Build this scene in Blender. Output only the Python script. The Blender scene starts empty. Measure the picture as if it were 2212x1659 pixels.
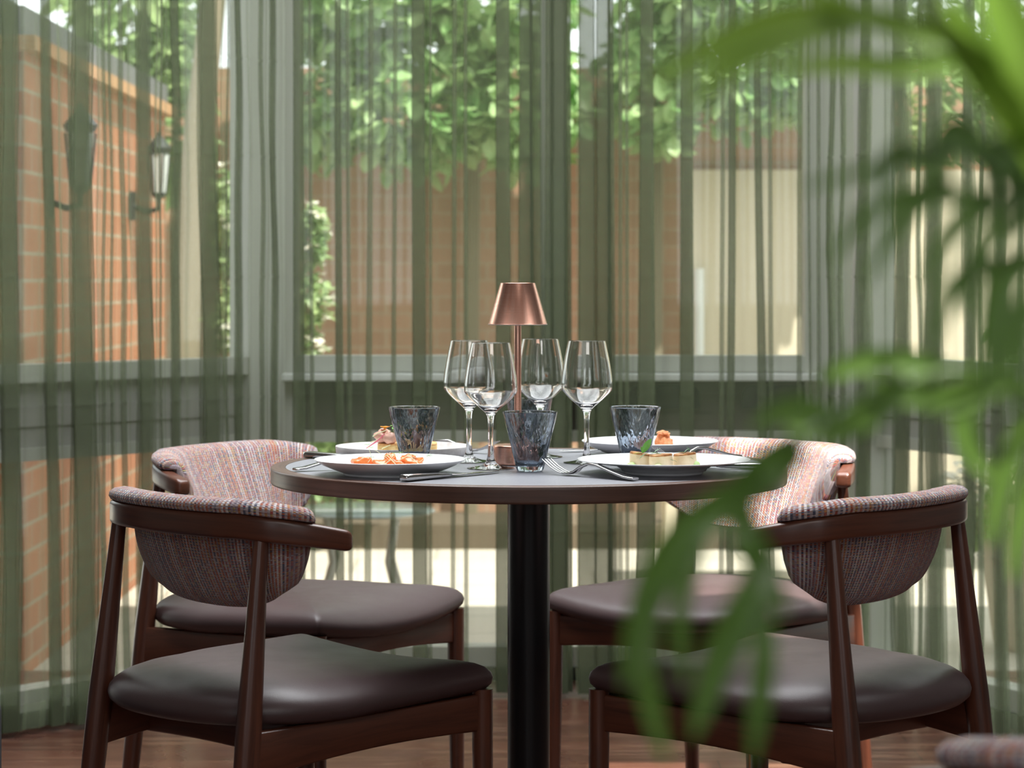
import bpy, math, random
import numpy as np
from mathutils import Vector, Matrix, noise as mnoise
sc = bpy.context.scene
C = sc.collection
PI = math.pi
random.seed(7)

# ------------------------------------------------------------------ camera, world, lights, exposure
FPX, HY, CX, CZ = 5311.0, 603.0, 1106.0, 1.054      # focal length in px, horizon row, centre column, eye height
cam = bpy.data.objects.new('camera', bpy.data.cameras.new('camera')); C.objects.link(cam)
cam.location = (0, 0, CZ); cam.rotation_euler = (PI/2, 0, 0)
cam.data.sensor_width = 36; cam.data.lens = FPX/2212*36
cam.data.shift_y = -(829.5-HY)/2212
cam.data.clip_start = 0.05; cam.data.clip_end = 200
cam.data.dof.use_dof = True; cam.data.dof.focus_distance = 3.85; cam.data.dof.aperture_fstop = 7.0
sc.camera = cam
sc.view_settings.view_transform = 'Standard'; sc.view_settings.look = 'None'
sc.view_settings.gamma = 1; sc.view_settings.exposure = 0.36
try: sc.view_settings.use_curve_mapping = False
except Exception: pass
w = bpy.data.worlds.new('world'); sc.world = w; w.use_nodes = True
w.node_tree.nodes['Background'].inputs[0].default_value = (0.93, 0.97, 1.0, 1)
w.node_tree.nodes['Background'].inputs[1].default_value = 2.3
SUN = Vector((0.30, -0.40, 0.866)).normalized()
sl = bpy.data.lights.new('sun', 'SUN'); sl.energy = 10.0; sl.angle = math.radians(0.8); sl.color = (1, .95, .87)
so = bpy.data.objects.new('sun', sl); C.objects.link(so); so.rotation_euler = SUN.to_track_quat('Z', 'Y').to_euler(); so.location = (2, -2, 8)
al = bpy.data.lights.new('overhead_fill', 'AREA'); al.shape = 'RECTANGLE'; al.size = 2.2; al.size_y = 1.8; al.energy = 98; al.color = (.93, .97, 1)  # unseen area lamp added below the closed ceiling for soft top light
ao = bpy.data.objects.new('overhead_fill', al); C.objects.link(ao); ao.location = (0, 4.5, 2.66)
cl_ = bpy.data.lights.new('front_fill', 'AREA'); cl_.shape = 'RECTANGLE'; cl_.size = 1.3; cl_.size_y = .9; cl_.energy = 20; cl_.color = (1, .97, .93)  # unseen lamp added for frontal fill and highlights on the copper
co_ = bpy.data.objects.new('front_fill', cl_); C.objects.link(co_); co_.location = (.42, .0, 2.66)
cy = sc.cycles
cy.max_bounces = 10; cy.transparent_max_bounces = 40; cy.transmission_bounces = 10; cy.diffuse_bounces = 4; cy.glossy_bounces = 4
cy.caustics_reflective = False; cy.caustics_refractive = False; cy.use_denoising = True; cy.sample_clamp_indirect = 6

def at(px, py, Y):
    """world point that stands Y metres in front of the camera in that direction"""
    return Vector(((px-CX)/FPX*Y, Y, CZ-(py-HY)/FPX*Y))

# ------------------------------------------------------------------ materials
def M(name, col=(.5,.5,.5), rough=.5, metal=0, **kw):
    m = bpy.data.materials.new(name); m.use_nodes = True
    b = m.node_tree.nodes['Principled BSDF']
    b.inputs['Base Color'].default_value = (*col, 1); b.inputs['Roughness'].default_value = rough; b.inputs['Metallic'].default_value = metal
    for k, v in kw.items(): b.inputs[k.replace('_', ' ')].default_value = v
    return m
class N:
    def __init__(s, m): s.m = m; s.t = m.node_tree; s.b = s.t.nodes.get('Principled BSDF')
    def new(s, typ, **kw):
        n = s.t.nodes.new(typ)
        for k, v in kw.items(): setattr(n, k, v)
        return n
    def link(s, a, b): s.t.links.new(a, b)
    def coord(s, kind='UV', scale=(1,1,1)):
        tc = s.new('ShaderNodeTexCoord'); mp = s.new('ShaderNodeMapping'); mp.inputs['Scale'].default_value = scale
        s.link(tc.outputs[kind], mp.inputs[0]); return mp.outputs[0]
    def noise(s, vec, scale=5, detail=4, rough=.5, dist=0):
        n = s.new('ShaderNodeTexNoise'); n.inputs['Scale'].default_value = scale; n.inputs['Detail'].default_value = detail
        n.inputs['Roughness'].default_value = rough; n.inputs['Distortion'].default_value = dist
        s.link(vec, n.inputs['Vector']); return n.outputs['Fac']
    def ramp(s, fac, stops, interp='LINEAR'):
        r = s.new('ShaderNodeValToRGB'); r.color_ramp.interpolation = interp
        e = r.color_ramp.elements
        while len(e) < len(stops): e.new(.5)
        for i, (p, c) in enumerate(stops): e[i].position = p; e[i].color = (*c, 1)
        s.link(fac, r.inputs[0]); return r.outputs[0]
    def math(s, op, a, b=None, c=None):
        n = s.new('ShaderNodeMath', operation=op)
        for i, v in enumerate((a, b, c)):
            if v is None: continue
            if isinstance(v, (int, float)): n.inputs[i].default_value = v
            else: s.link(v, n.inputs[i])
        return n.outputs[0]
    def mix(s, fac, a, b):
        n = s.new('ShaderNodeMix', data_type='RGBA')
        for sock, v in ((n.inputs[0], fac), (n.inputs[6], a), (n.inputs[7], b)):
            if isinstance(v, (int, float)): sock.default_value = v
            elif isinstance(v, tuple): sock.default_value = (*v, 1)
            else: s.link(v, sock)
        return n.outputs[2]
    def bump(s, h, strength=.3, dist=.002, to=None):
        n = s.new('ShaderNodeBump'); n.inputs['Strength'].default_value = strength; n.inputs['Distance'].default_value = dist
        s.link(h, n.inputs['Height'])
        for b in (to or [s.b]): s.link(n.outputs[0], b.inputs['Normal'])
        return n.outputs[0]
MT = {}
def wood(name, c1, c2, rough=.35, sc_=(6, 90, 1), bump=.15):
    m = M(name, c1, rough); n = N(m)
    v = n.coord('UV', sc_); f = n.noise(v, 1, 6, .6, .6)
    f2 = n.noise(n.coord('UV', (2, 8, 1)), 2, 3)
    f3 = n.math('MULTIPLY_ADD', f, .7, n.math('MULTIPLY', f2, .3))
    n.link(n.ramp(f3, [(.3, c2), (.5, c1), (.72, tuple(min(1, x*1.35) for x in c1))]), n.b.inputs['Base Color'])
    n.bump(f, bump, .0006); m.node_tree.nodes['Principled BSDF'].inputs['Coat Weight'].default_value = .25
    m.node_tree.nodes['Principled BSDF'].inputs['Coat Roughness'].default_value = .25
    return m
MT['chairwood'] = wood('stained_beech', (.105, .034, .018), (.045, .015, .009))
MT['tablewood'] = wood('oak_edging', (.105, .052, .036), (.055, .026, .018), .42, (160, 5, 1), .3)
# tweed with vertical stripes of coloured yarn: UV in metres, u runs across the stripes
def tweed():
    m = M('tweed', (.4,.3,.3), .95); n = N(m)
    sep = n.new('ShaderNodeSeparateXYZ'); n.link(n.coord('UV'), sep.inputs[0]); u, v = sep.outputs[0], sep.outputs[1]
    ui = n.math('DIVIDE', u, .0037); i = n.math('FLOOR', ui); par = n.math('MODULO', i, 2)
    vi = n.math('ADD', n.math('DIVIDE', v, .0046), n.math('MULTIPLY', par, .5)); j = n.math('FLOOR', vi); fr = n.math('FRACT', vi)
    wn = n.new('ShaderNodeTexWhiteNoise', noise_dimensions='1D'); n.link(i, wn.inputs['W'])
    light = n.ramp(wn.outputs[0], [(0, (.38,.32,.33)), (.3, (.52,.47,.47)), (.55, (.27,.21,.23)), (.75, (.42,.28,.22))], 'CONSTANT')
    dark = n.ramp(wn.outputs[0], [(0, (.085,.080,.115)), (.3, (.24,.075,.04)), (.5, (.20,.13,.14)), (.65, (.06,.06,.09)), (.8, (.30,.12,.08))], 'CONSTANT')
    cm = n.new('ShaderNodeCombineXYZ'); n.link(i, cm.inputs[0]); n.link(j, cm.inputs[1])
    w2 = n.new('ShaderNodeTexWhiteNoise', noise_dimensions='2D'); n.link(cm.outputs[0], w2.inputs['Vector'])
    acc = n.ramp(w2.outputs[0], [(0, (.58,.13,.045)), (.3, (.64,.29,.08)), (.48, (.52,.40,.12)), (.58, (.40,.045,.045)), (.75, (.50,.43,.44)), (.9, (.09,.10,.16))], 'CONSTANT')
    lacc = n.ramp(w2.outputs[0], [(0, (.24,.19,.23)), (.5, (.66,.62,.62)), (.8, (.55,.26,.14))], 'CONSTANT')
    on = n.math('LESS_THAN', fr, .48)
    odd = n.mix(n.math('MULTIPLY', on, .8), dark, acc); even = n.mix(n.math('MULTIPLY', on, .35), light, lacc)
    n.link(n.mix(par, even, odd), n.b.inputs['Base Color'])
    h = n.math('MULTIPLY', n.math('SINE', n.math('MULTIPLY', n.math('FRACT', ui), PI)), n.math('SINE', n.math('MULTIPLY', fr, PI)))
    n.bump(h, .8, .0012); n.b.inputs['Sheen Weight'].default_value = .3; n.b.inputs['Sheen Roughness'].default_value = .5
    return m
MT['tweed'] = tweed()
m = M('brown_leather', (.070, .043, .043), .4); n = N(m); vo = n.new('ShaderNodeTexVoronoi', feature='DISTANCE_TO_EDGE'); vo.inputs['Scale'].default_value = 330
n.link(n.coord('Object'), vo.inputs['Vector']); nz = n.noise(n.coord('Object'), 60, 4)
n.bump(n.math('ADD', n.math('MINIMUM', vo.outputs['Distance'], .12), n.math('MULTIPLY', nz, .25)), .35, .0012); MT['leather'] = m
n.link(n.ramp(n.noise(n.coord('Object'), 9, 3), [(.3, (.36,)*3), (.7, (.48,)*3)]), n.b.inputs['Roughness'])
m = M('grey_linoleum', (.16, .162, .18), .40); n = N(m)
n.link(n.ramp(n.noise(n.coord('Object'), 260, 3), [(.3, (.215,.215,.238)), (.7, (.275,.275,.298))]), n.b.inputs['Base Color']); n.bump(n.noise(n.coord('Object'), 500, 2), .12, .0005); MT['lino'] = m
MT['blackmetal'] = M('black_metal', (.008,.008,.009), .32); MT['blackmetal'].node_tree.nodes['Principled BSDF'].inputs['Specular IOR Level'].default_value = .35
m = M('brushed_copper', (.82, .40, .29), .27, 1); n = N(m)
v = n.coord('UV', (1, 1, 1)); f = n.noise(n.coord('UV', (1600, 4, 1)), 1, 3); f2 = n.noise(n.coord('UV', (8, 130, 1)), 1, 3)
n.link(n.ramp(n.math('ADD', n.math('MULTIPLY', f, .5), n.math('MULTIPLY', f2, .5)), [(.35, (.78,.36,.25)), (.65, (.97,.60,.47))]), n.b.inputs['Base Color'])
n.bump(f, .25, .0003); MT['copper'] = m
MT['steel'] = M('polished_steel', (.62,.61,.60), .17, 1)
MT['porcelain'] = M('white_porcelain', (.86,.86,.865), .16)
m = M('stoneware', (.74,.70,.68), .3); n = N(m)
n.link(n.ramp(n.noise(n.coord('Object'), 90, 3), [(.3, (.66,.62,.60)), (.6, (.78,.75,.73))]), n.b.inputs['Base Color']); MT['stoneware'] = m
MT['shade_inner'] = M('shade_lining', (.86,.80,.78), .5)
def glassmat(name, col, bumpy=0, ior=1.5, rough=0.0):
    m = bpy.data.materials.new(name); m.use_nodes = True; t = m.node_tree; t.nodes.remove(t.nodes['Principled BSDF'])
    g = t.nodes.new('ShaderNodeBsdfGlass'); g.inputs['Color'].default_value = (*col, 1); g.inputs['IOR'].default_value = ior; g.inputs['Roughness'].default_value = rough
    t.links.new(g.outputs[0], t.nodes['Material Output'].inputs['Surface'])
    if bumpy:
        n = N(m); f = n.noise(n.coord('Object', (1, 1, .30)), 40, 3, .5, .3); n.bump(f, bumpy, .006, [g])
    return m
MT['wineglass'] = glassmat('clear_crystal', (.985,.985,.985))
MT['smoke'] = glassmat('smoky_blue_glass', (.71,.745,.785), .85)
def panemat():
    m = bpy.data.materials.new('window_glass'); m.use_nodes = True; t = m.node_tree; t.nodes.remove(t.nodes['Principled BSDF'])
    tr = t.nodes.new('ShaderNodeBsdfTransparent'); tr.inputs[0].default_value = (.93,.95,.93,1); gl = t.nodes.new('ShaderNodeBsdfGlossy'); gl.inputs['Roughness'].default_value = 0.02
    n = N(m); mx = t.nodes.new('ShaderNodeMixShader'); geo = n.new('ShaderNodeNewGeometry'); dot = n.new('ShaderNodeVectorMath', operation='DOT_PRODUCT')
    n.link(geo.outputs['Normal'], dot.inputs[0]); n.link(geo.outputs['Incoming'], dot.inputs[1])
    f = n.math('MULTIPLY_ADD', n.math('POWER', n.math('SUBTRACT', 1, n.math('ABSOLUTE', dot.outputs['Value'])), 5), .96, .04)
    t.links.new(f, mx.inputs[0]); t.links.new(tr.outputs[0], mx.inputs[1]); t.links.new(gl.outputs[0], mx.inputs[2]); t.links.new(mx.outputs[0], t.nodes['Material Output'].inputs[0])
    return m
MT['pane'] = panemat()
def sheer():
    """sheer voile: the more obliquely a thread layer is met, the more it covers"""
    m = bpy.data.materials.new('sheer_green_voile'); m.use_nodes = True; t = m.node_tree; t.nodes.remove(t.nodes['Principled BSDF']); n = N(m)
    geo = n.new('ShaderNodeNewGeometry'); dot = n.new('ShaderNodeVectorMath', operation='DOT_PRODUCT')
    n.link(geo.outputs['Normal'], dot.inputs[0]); n.link(geo.outputs['Incoming'], dot.inputs[1])
    c = n.math('MAXIMUM', n.math('ABSOLUTE', dot.outputs['Value']), .08)
    hem = n.new('ShaderNodeSeparateXYZ'); n.link(n.coord('UV'), hem.inputs[0])
    # the hem at the foot is folded double
    k = n.math('MULTIPLY_ADD', n.math('LESS_THAN', hem.outputs[1], .075), -.20, .735)
    T = n.math('POWER', k, n.math('DIVIDE', 1, c))
    A = n.math('SUBTRACT', 1, T)
    weave = n.noise(n.coord('UV', (500, 60, 1)), 1, 2)
    col = n.ramp(weave, [(.3, (.205,.238,.150)), (.7, (.240,.278,.178))])
    d = n.new('ShaderNodeBsdfDiffuse'); tl = n.new('ShaderNodeBsdfTranslucent'); n.link(col, d.inputs[0]); n.link(col, tl.inputs[0])
    ad = n.new('ShaderNodeMixShader'); ad.inputs[0].default_value = .66; n.link(d.outputs[0], ad.inputs[1]); n.link(tl.outputs[0], ad.inputs[2])
    tr = n.new('ShaderNodeBsdfTransparent'); mx = n.new('ShaderNodeMixShader'); n.link(A, mx.inputs[0]); n.link(tr.outputs[0], mx.inputs[1]); n.link(ad.outputs[0], mx.inputs[2])
    n.link(mx.outputs[0], t.nodes['Material Output'].inputs[0]); return m
MT['sheer'] = sheer()
def leafmat(name, c1, c2, trans=.35, rough=.4):
    m = M(name, c1, rough); n = N(m); rnd = n.new('ShaderNodeTexWhiteNoise', noise_dimensions='1D')
    at_ = n.new('ShaderNodeUVMap'); sep = n.new('ShaderNodeSeparateXYZ'); n.link(at_.outputs[0], sep.inputs[0])
    fac = n.noise(n.coord('Object'), 6, 3)
    c = n.ramp(fac, [(.3, c1), (.7, c2)]); n.link(c, n.b.inputs['Base Color'])
    tl = n.new('ShaderNodeBsdfTranslucent'); n.link(c, tl.inputs[0]); mx = n.new('ShaderNodeMixShader'); mx.inputs[0].default_value = trans
    n.link(n.b.outputs[0], mx.inputs[1]); n.link(tl.outputs[0], mx.inputs[2]); n.link(mx.outputs[0], m.node_tree.nodes['Material Output'].inputs[0]); return m
MT['palm'] = leafmat('palm_leaf', (.055,.12,.022), (.13,.24,.04), .5, .35); MT['palm_lit'] = leafmat('lit_palm_leaf', (.15,.29,.03), (.32,.46,.07), .5, .35)  # second, lighter green puts sunlight into the colour of the upper fronds
MT['vine'] = leafmat('vine_leaf', (.20,.40,.13), (.55,.70,.36), .5)
MT['shrub'] = leafmat('shrub_leaf', (.19,.32,.12), (.48,.60,.28), .45)
MT['blossom'] = leafmat('cream_petals', (.80,.76,.62), (.9,.88,.82), .3, .6)
MT['bark'] = M('bark', (.20,.165,.11), .9)
m = M('brick', (.5,.2,.1), .85); n = N(m); bt = n.new('ShaderNodeTexBrick'); bt.inputs['Scale'].default_value = 1
bt.inputs['Brick Width'].default_value = .225; bt.inputs['Row Height'].default_value = .075; bt.inputs['Mortar Size'].default_value = .006; bt.inputs['Mortar Smooth'].default_value = .2
bt.inputs['Color1'].default_value = (.44,.150,.062,1); bt.inputs['Color2'].default_value = (.34,.105,.045,1); bt.inputs['Mortar'].default_value = (.38,.31,.22,1)
n.link(n.coord('UV'), bt.inputs['Vector']); f = n.noise(n.coord('UV'), 14, 4)
n.link(n.mix(n.math('MULTIPLY', f, .35), bt.outputs[0], (.46,.26,.17)), n.b.inputs['Base Color']); n.bump(bt.outputs['Fac'], -.4, .01); MT['brick'] = m
MT['oldbrick'] = m.copy(); _b = [q for q in MT['oldbrick'].node_tree.nodes if q.type == 'TEX_BRICK'][0]
_b.inputs['Color1'].default_value = (.36,.205,.13,1); _b.inputs['Color2'].default_value = (.30,.165,.10,1); _b.inputs['Mortar'].default_value = (.34,.26,.18,1)
m = M('paving', (.62,.55,.45), .8); n = N(m); bt = n.new('ShaderNodeTexBrick'); bt.inputs['Scale'].default_value = 1
bt.inputs['Brick Width'].default_value = .6; bt.inputs['Row Height'].default_value = .4; bt.inputs['Mortar Size'].default_value = .008
bt.inputs['Color1'].default_value = (.55,.50,.42,1); bt.inputs['Color2'].default_value = (.45,.41,.34,1); bt.inputs['Mortar'].default_value = (.30,.27,.22,1)
n.link(n.coord('UV'), bt.inputs['Vector']); n.link(n.mix(n.math('MULTIPLY', n.noise(n.coord('UV'), 3, 5), .5), bt.outputs[0], (.42,.38,.31)), n.b.inputs['Base Color']); MT['paving'] = m
m = M('parquet', (.2,.07,.04), .3); n = N(m); bt = n.new('ShaderNodeTexBrick'); bt.inputs['Scale'].default_value = 1; bt.offset = .5
bt.inputs['Brick Width'].default_value = .9; bt.inputs['Row Height'].default_value = .11; bt.inputs['Mortar Size'].default_value = .0015
bt.inputs['Color1'].default_value = (.105,.040,.026,1); bt.inputs['Color2'].default_value = (.065,.024,.016,1); bt.inputs['Mortar'].default_value = (.02,.01,.008,1)
n.link(n.coord('UV'), bt.inputs['Vector']); g = n.noise(n.coord('UV', (3, 40, 1)), 1, 5, .6, .8)
n.link(n.mix(n.math('MULTIPLY', n.math('GREATER_THAN', g, .56), .5), bt.outputs[0], (.20,.10,.062)), n.b.inputs['Base Color'])
n.link(n.ramp(n.noise(n.coord('UV'), 5, 4), [(.3, (.22,)*3), (.7, (.42,)*3)]), n.b.inputs['Roughness']); n.bump(g, .15, .001); MT['parquet'] = m
MT['frame'] = M('grey_frame_paint', (.52,.525,.48), .4); MT['panel'] = M('grey_panel_paint', (.36,.35,.33), .5)
MT['shadepanel'] = M('panel_in_shade', (.075,.062,.052), .5); MT['ledge'] = M('ledge_paint', (.80,.82,.80), .25); MT['black'] = M('black_rubber', (.012,.013,.012), .5)  # dark panel brown is the grey panel with shade put into its colour
MT['cream'] = M('cream_render', (.66,.58,.44), .85); MT['slate'] = M('slate', (.14,.14,.15), .6); MT['coping'] = M('terracotta_coping', (.48,.26,.13), .8)
MT['ceilingwhite'] = M('ceiling_paint', (.7,.69,.66), .8); MT['soil'] = M('patio_shade', (.10,.075,.05), .95); MT['plaster'] = M('plaster', (.22,.21,.19), .8); MT['lanternglass'] = M('lantern_glass', (.55,.57,.55), .25); MT['pot'] = M('stone_pot', (.50,.43,.33), .8)  # the soil brown is painted shade for the far patio
MT['navy'] = M('dark_upholstery', (.030,.031,.038), .6); MT['glasstop'] = M('blue_grey_glass_top', (.22,.27,.27), .08)
def food(name, c1, c2, scale=60, rough=.35, sss=.0, bump=.3):
    m = M(name, c1, rough); n = N(m); f = n.noise(n.coord('Object'), scale, 5, .6); n.link(n.ramp(f, [(.35, c1), (.65, c2)]), n.b.inputs['Base Color']); n.bump(f, bump, .002)
    return m
MT['salmon'] = food('cured_salmon', (.80,.16,.035), (.88,.28,.09), 90, .22); MT['scallop'] = food('scallop_flesh', (.64,.50,.30), (.74,.62,.42), 40, .4)
MT['sear'] = food('seared_crust', (.20,.05,.012), (.60,.30,.10), 75, .35, bump=.6); MT['bread'] = food('toasted_bread', (.80,.62,.30), (.66,.42,.14), 130, .7)
MT['toast'] = food('toast_crust', (.55,.25,.07), (.75,.45,.18), 200, .7); MT['pate'] = food('pink_parfait', (.66,.36,.27), (.72,.44,.35), 60, .4)
MT['crisp'] = food('fried_crisp', (.72,.20,.06), (.85,.42,.20), 150, .5, bump=.8); MT['brownball'] = food('brown_parfait', (.30,.13,.08), (.40,.20,.13), 60, .3)
MT['herb'] = M('green_herb', (.12,.34,.05), .4); MT['darkherb'] = M('dark_herb', (.06,.16,.05), .4); MT['sprout'] = M('pale_sprout', (.72,.78,.48), .5); MT['pinkstem'] = M('pink_stem', (.72,.16,.24), .5)
MT['petal'] = M('orange_petal', (.92,.32,.02), .5); MT['yellowpetal'] = M('yellow_petal', (.85,.62,.05), .5); MT['puree'] = M('green_puree', (.50,.68,.28), .4); MT['redbit'] = M('red_crumb', (.35,.05,.05), .6)

# ------------------------------------------------------------------ mesh helpers
def tag(o, label=None, cat=None, group=None, kind=None):
    if label: o['label'] = label
    if cat: o['category'] = cat
    if group: o['group'] = group
    if kind: o['kind'] = kind
    return o
def thing(name, label, cat, loc=(0,0,0), rz=0, group=None, kind=None):
    o = bpy.data.objects.new(name, None); C.objects.link(o); o.location = loc; o.rotation_euler = (0, 0, rz); o.empty_display_size = .1
    return tag(o, label, cat, group, kind)
class MB:
    def __init__(s): s.v = []; s.f = []; s.uv = []
    def loft(s, rings, closed=True, caps=True, ulen=None):
        b = len(s.v); n = len(rings[0])
        ring_n = n if closed else n-1
        u = [0]
        for i in range(1, len(rings)):
            u.append(u[-1] + sum((Vector(rings[i][k])-Vector(rings[i-1][k])).length for k in range(0, n, max(1, n//4)))/len(range(0, n, max(1, n//4))))
        if ulen: u = list(ulen)
        for r in rings: s.v += [tuple(p) for p in r]
        mid = rings[len(rings)//2]; vv = [0]
        for k in range(1, n+1): vv.append(vv[-1] + (Vector(mid[k % n])-Vector(mid[k-1])).length)
        for i in range(len(rings)-1):
            for k in range(ring_n):
                k2 = (k+1) % n
                s.f.append((b+i*n+k, b+i*n+k2, b+(i+1)*n+k2, b+(i+1)*n+k))
                s.uv.append(((u[i], vv[k]), (u[i], vv[k+1]), (u[i+1], vv[k+1]), (u[i+1], vv[k])))
        if caps and closed:
            s.f.append(tuple(b+k for k in range(n))[::-1]); s.uv.append(tuple((vv[k], u[0]) for k in range(n))[::-1])
            s.f.append(tuple(b+(len(rings)-1)*n+k for k in range(n))); s.uv.append(tuple((vv[k], u[-1]) for k in range(n)))
        return s
    def lathe(s, prof, c=(0,0,0), seg=40, caps=True):
        return s.loft([[(c[0]+r*math.cos(2*PI*k/seg), c[1]+r*math.sin(2*PI*k/seg), c[2]+z) for k in range(seg)] for r, z in prof], caps=caps)
    def tube(s, pts, rad, seg=10, flat=None):
        pts = [Vector(p) for p in pts]; rings = []
        for i, p in enumerate(pts):
            d = (pts[min(i+1, len(pts)-1)]-pts[max(i-1, 0)]).normalized()
            a = Vector((0,0,1)) if abs(d.z) < .9 else Vector((0,1,0))
            x = d.cross(a).normalized(); y = x.cross(d).normalized()
            r = rad[i] if isinstance(rad, (list, tuple)) else rad
            rx, ry = (r if isinstance(r, tuple) else (r, r))
            rings.append([p + x*rx*math.cos(2*PI*k/seg) + y*ry*math.sin(2*PI*k/seg) for k in range(seg)])
        return s.loft(rings)
    def box(s, a, b, T=None):
        x0,y0,z0 = a; x1,y1,z1 = b
        P = [Vector(p) for p in ((x0,y0,z0),(x1,y0,z0),(x1,y1,z0),(x0,y1,z0),(x0,y0,z1),(x1,y0,z1),(x1,y1,z1),(x0,y1,z1))]
        o = len(s.v); s.v += [tuple(T @ p) if T else tuple(p) for p in P]
        for q, ax in (((0,3,2,1),(0,1)),((4,5,6,7),(0,1)),((0,1,5,4),(0,2)),((2,3,7,6),(0,2)),((1,2,6,5),(1,2)),((3,0,4,7),(1,2))):
            s.f.append(tuple(o+i for i in q)); s.uv.append(tuple((P[i][ax[0]], P[i][ax[1]]) for i in q))
        return s
    def poly(s, pts, uv=None):
        o = len(s.v); s.v += [tuple(p) for p in pts]; s.f.append(tuple(range(o, o+len(pts)))); s.uv.append(tuple(uv or [(0,0)]*len(pts))); return s
    def build(s, name, mat, parent=None, smooth=True, bevel=0, sub=0, mat2=None):
        me = bpy.data.meshes.new(name); me.from_pydata(s.v, [], s.f)
        ul = me.uv_layers.new(name='UVMap'); flat = [c for q in s.uv for p in q for c in p]
        if len(flat) == 2*len(me.loops): ul.data.foreach_set('uv', flat)
        me.validate(); me.update()
        o = bpy.data.objects.new(name, me); C.objects.link(o)
        me.materials.append(MT[mat] if isinstance(mat, str) else mat)
        if smooth: me.polygons.foreach_set('use_smooth', [True]*len(me.polygons))
        if bevel:
            md = o.modifiers.new('bevel', 'BEVEL'); md.width = bevel; md.segments = 3; md.limit_method = 'ANGLE'; md.harden_normals = False
        if sub:
            md = o.modifiers.new('sub', 'SUBSURF'); md.levels = md.render_levels = sub
        if smooth:
            import bmesh
            bm = bmesh.new(); bm.from_mesh(me); bmesh.ops.recalc_face_normals(bm, faces=bm.faces)
            for e in bm.edges:
                if len(e.link_faces) == 2 and e.calc_face_angle(0) > math.radians(48): e.smooth = False
            bm.to_mesh(me); bm.free()
        if parent: o.parent = parent
        return o
def catmull(P, n):
    P = [Vector(p) for p in P]; out = []
    for i in range(len(P)-1):
        p0, p1, p2, p3 = P[max(i-1,0)], P[i], P[i+1], P[min(i+2, len(P)-1)]
        for k in range(n):
            t = k/n; out.append(.5*((2*p1)+(-p0+p2)*t+(2*p0-5*p1+4*p2-p3)*t*t+(-p0+3*p1-3*p2+p3)*t*t*t))
    out.append(P[-1]); return out
def copy_tree(o, parent=None):
    c = o.copy(); C.objects.link(c)
    if parent: c.parent = parent
    for ch in list(o.children): copy_tree(ch, c)
    return c

# ------------------------------------------------------------------ the room: floor, ceiling, bay windows
MB().box((-3.2, -2, -.08), (3.2, 6.62, 0)).build('floor', 'parquet', smooth=False)['kind'] = 'structure'
cb = MB()
cb.box((-3.2, -2, 2.72), (.95, 0, 2.84)); cb.box((-3.2, 0, 2.72), (.70, .8, 2.84)); cb.box((.70, 0, 2.72), (1.2, .10, 2.84)); cb.box((.70, .4, 2.72), (1.2, .8, 2.84)); cb.box((-3.2, .8, 2.72), (.95, 6.9, 2.84)); cb.box((.95, -2, 2.72), (3.2, 0, 2.84)); cb.box((1.2, 0, 2.72), (3.2, .8, 2.84)); cb.box((.95, .8, 2.72), (3.2, 2.9, 2.84)); cb.box((.95, 4.1, 2.72), (3.2, 6.9, 2.84)); cb.box((1.75, 1.9, 2.72), (3.2, 4.1, 2.84)); cb.box((.95, 1.9, 2.72), (1.12, 4.1, 2.84))  # unseen openings, shaped to let sun onto the right chairs and upper palm
cb.box((1.40, 1.9, 2.70), (1.46, 4.1, 2.84)); cb.box((.95, 2.62, 2.70), (1.75, 2.72, 2.84)); cb.box((.95, 3.35, 2.70), (1.75, 3.45, 2.84))
cb.build('ceiling', 'ceilingwhite', smooth=False)['kind'] = 'structure'
for nm, a, b in (('wall_rear', (-3.3, -2.1, 0), (-1.6, -2, 2.84)), ('wall_rear', (-.6, -2.1, 0), (1.0, -2, 2.84)), ('wall_rear', (2.0, -2.1, 0), (3.3, -2, 2.84)), ('wall_rear', (-1.6, -2.1, 0), (-.6, -2, .9)), ('wall_rear', (1.0, -2.1, 0), (2.0, -2, .9)), ('wall_left', (-3.3, -2, 0), (-3.2, 5.2, 2.84)), ('wall_right', (3.2, -2, 0), (3.3, 5.3, 2.84)), ('wall_left_return', (-3.2, 5.10, 0), (-1.76, 5.2, 2.84)), ('wall_right_return', (1.55, 5.2, 0), (3.3, 5.3, 2.84))):
    MB().box(a, b).build(nm, 'plaster', smooth=False)['kind'] = 'structure'
def plan_T(A, B):
    A = Vector((A[0], A[1], 0)); B = Vector((B[0], B[1], 0)); d = (B-A).normalized(); nn = Vector((d.y, -d.x, 0))   # nn points into the room
    return Matrix(((d.x, nn.x, 0, A.x), (d.y, nn.y, 0, A.y), (0, 0, 1, 0), (0, 0, 0, 1))), (B-A).length
ZG, ZP, ZL = .853, .655, .088            # foot of the upper panes, head of the lower panes, foot of the lower panes
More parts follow.
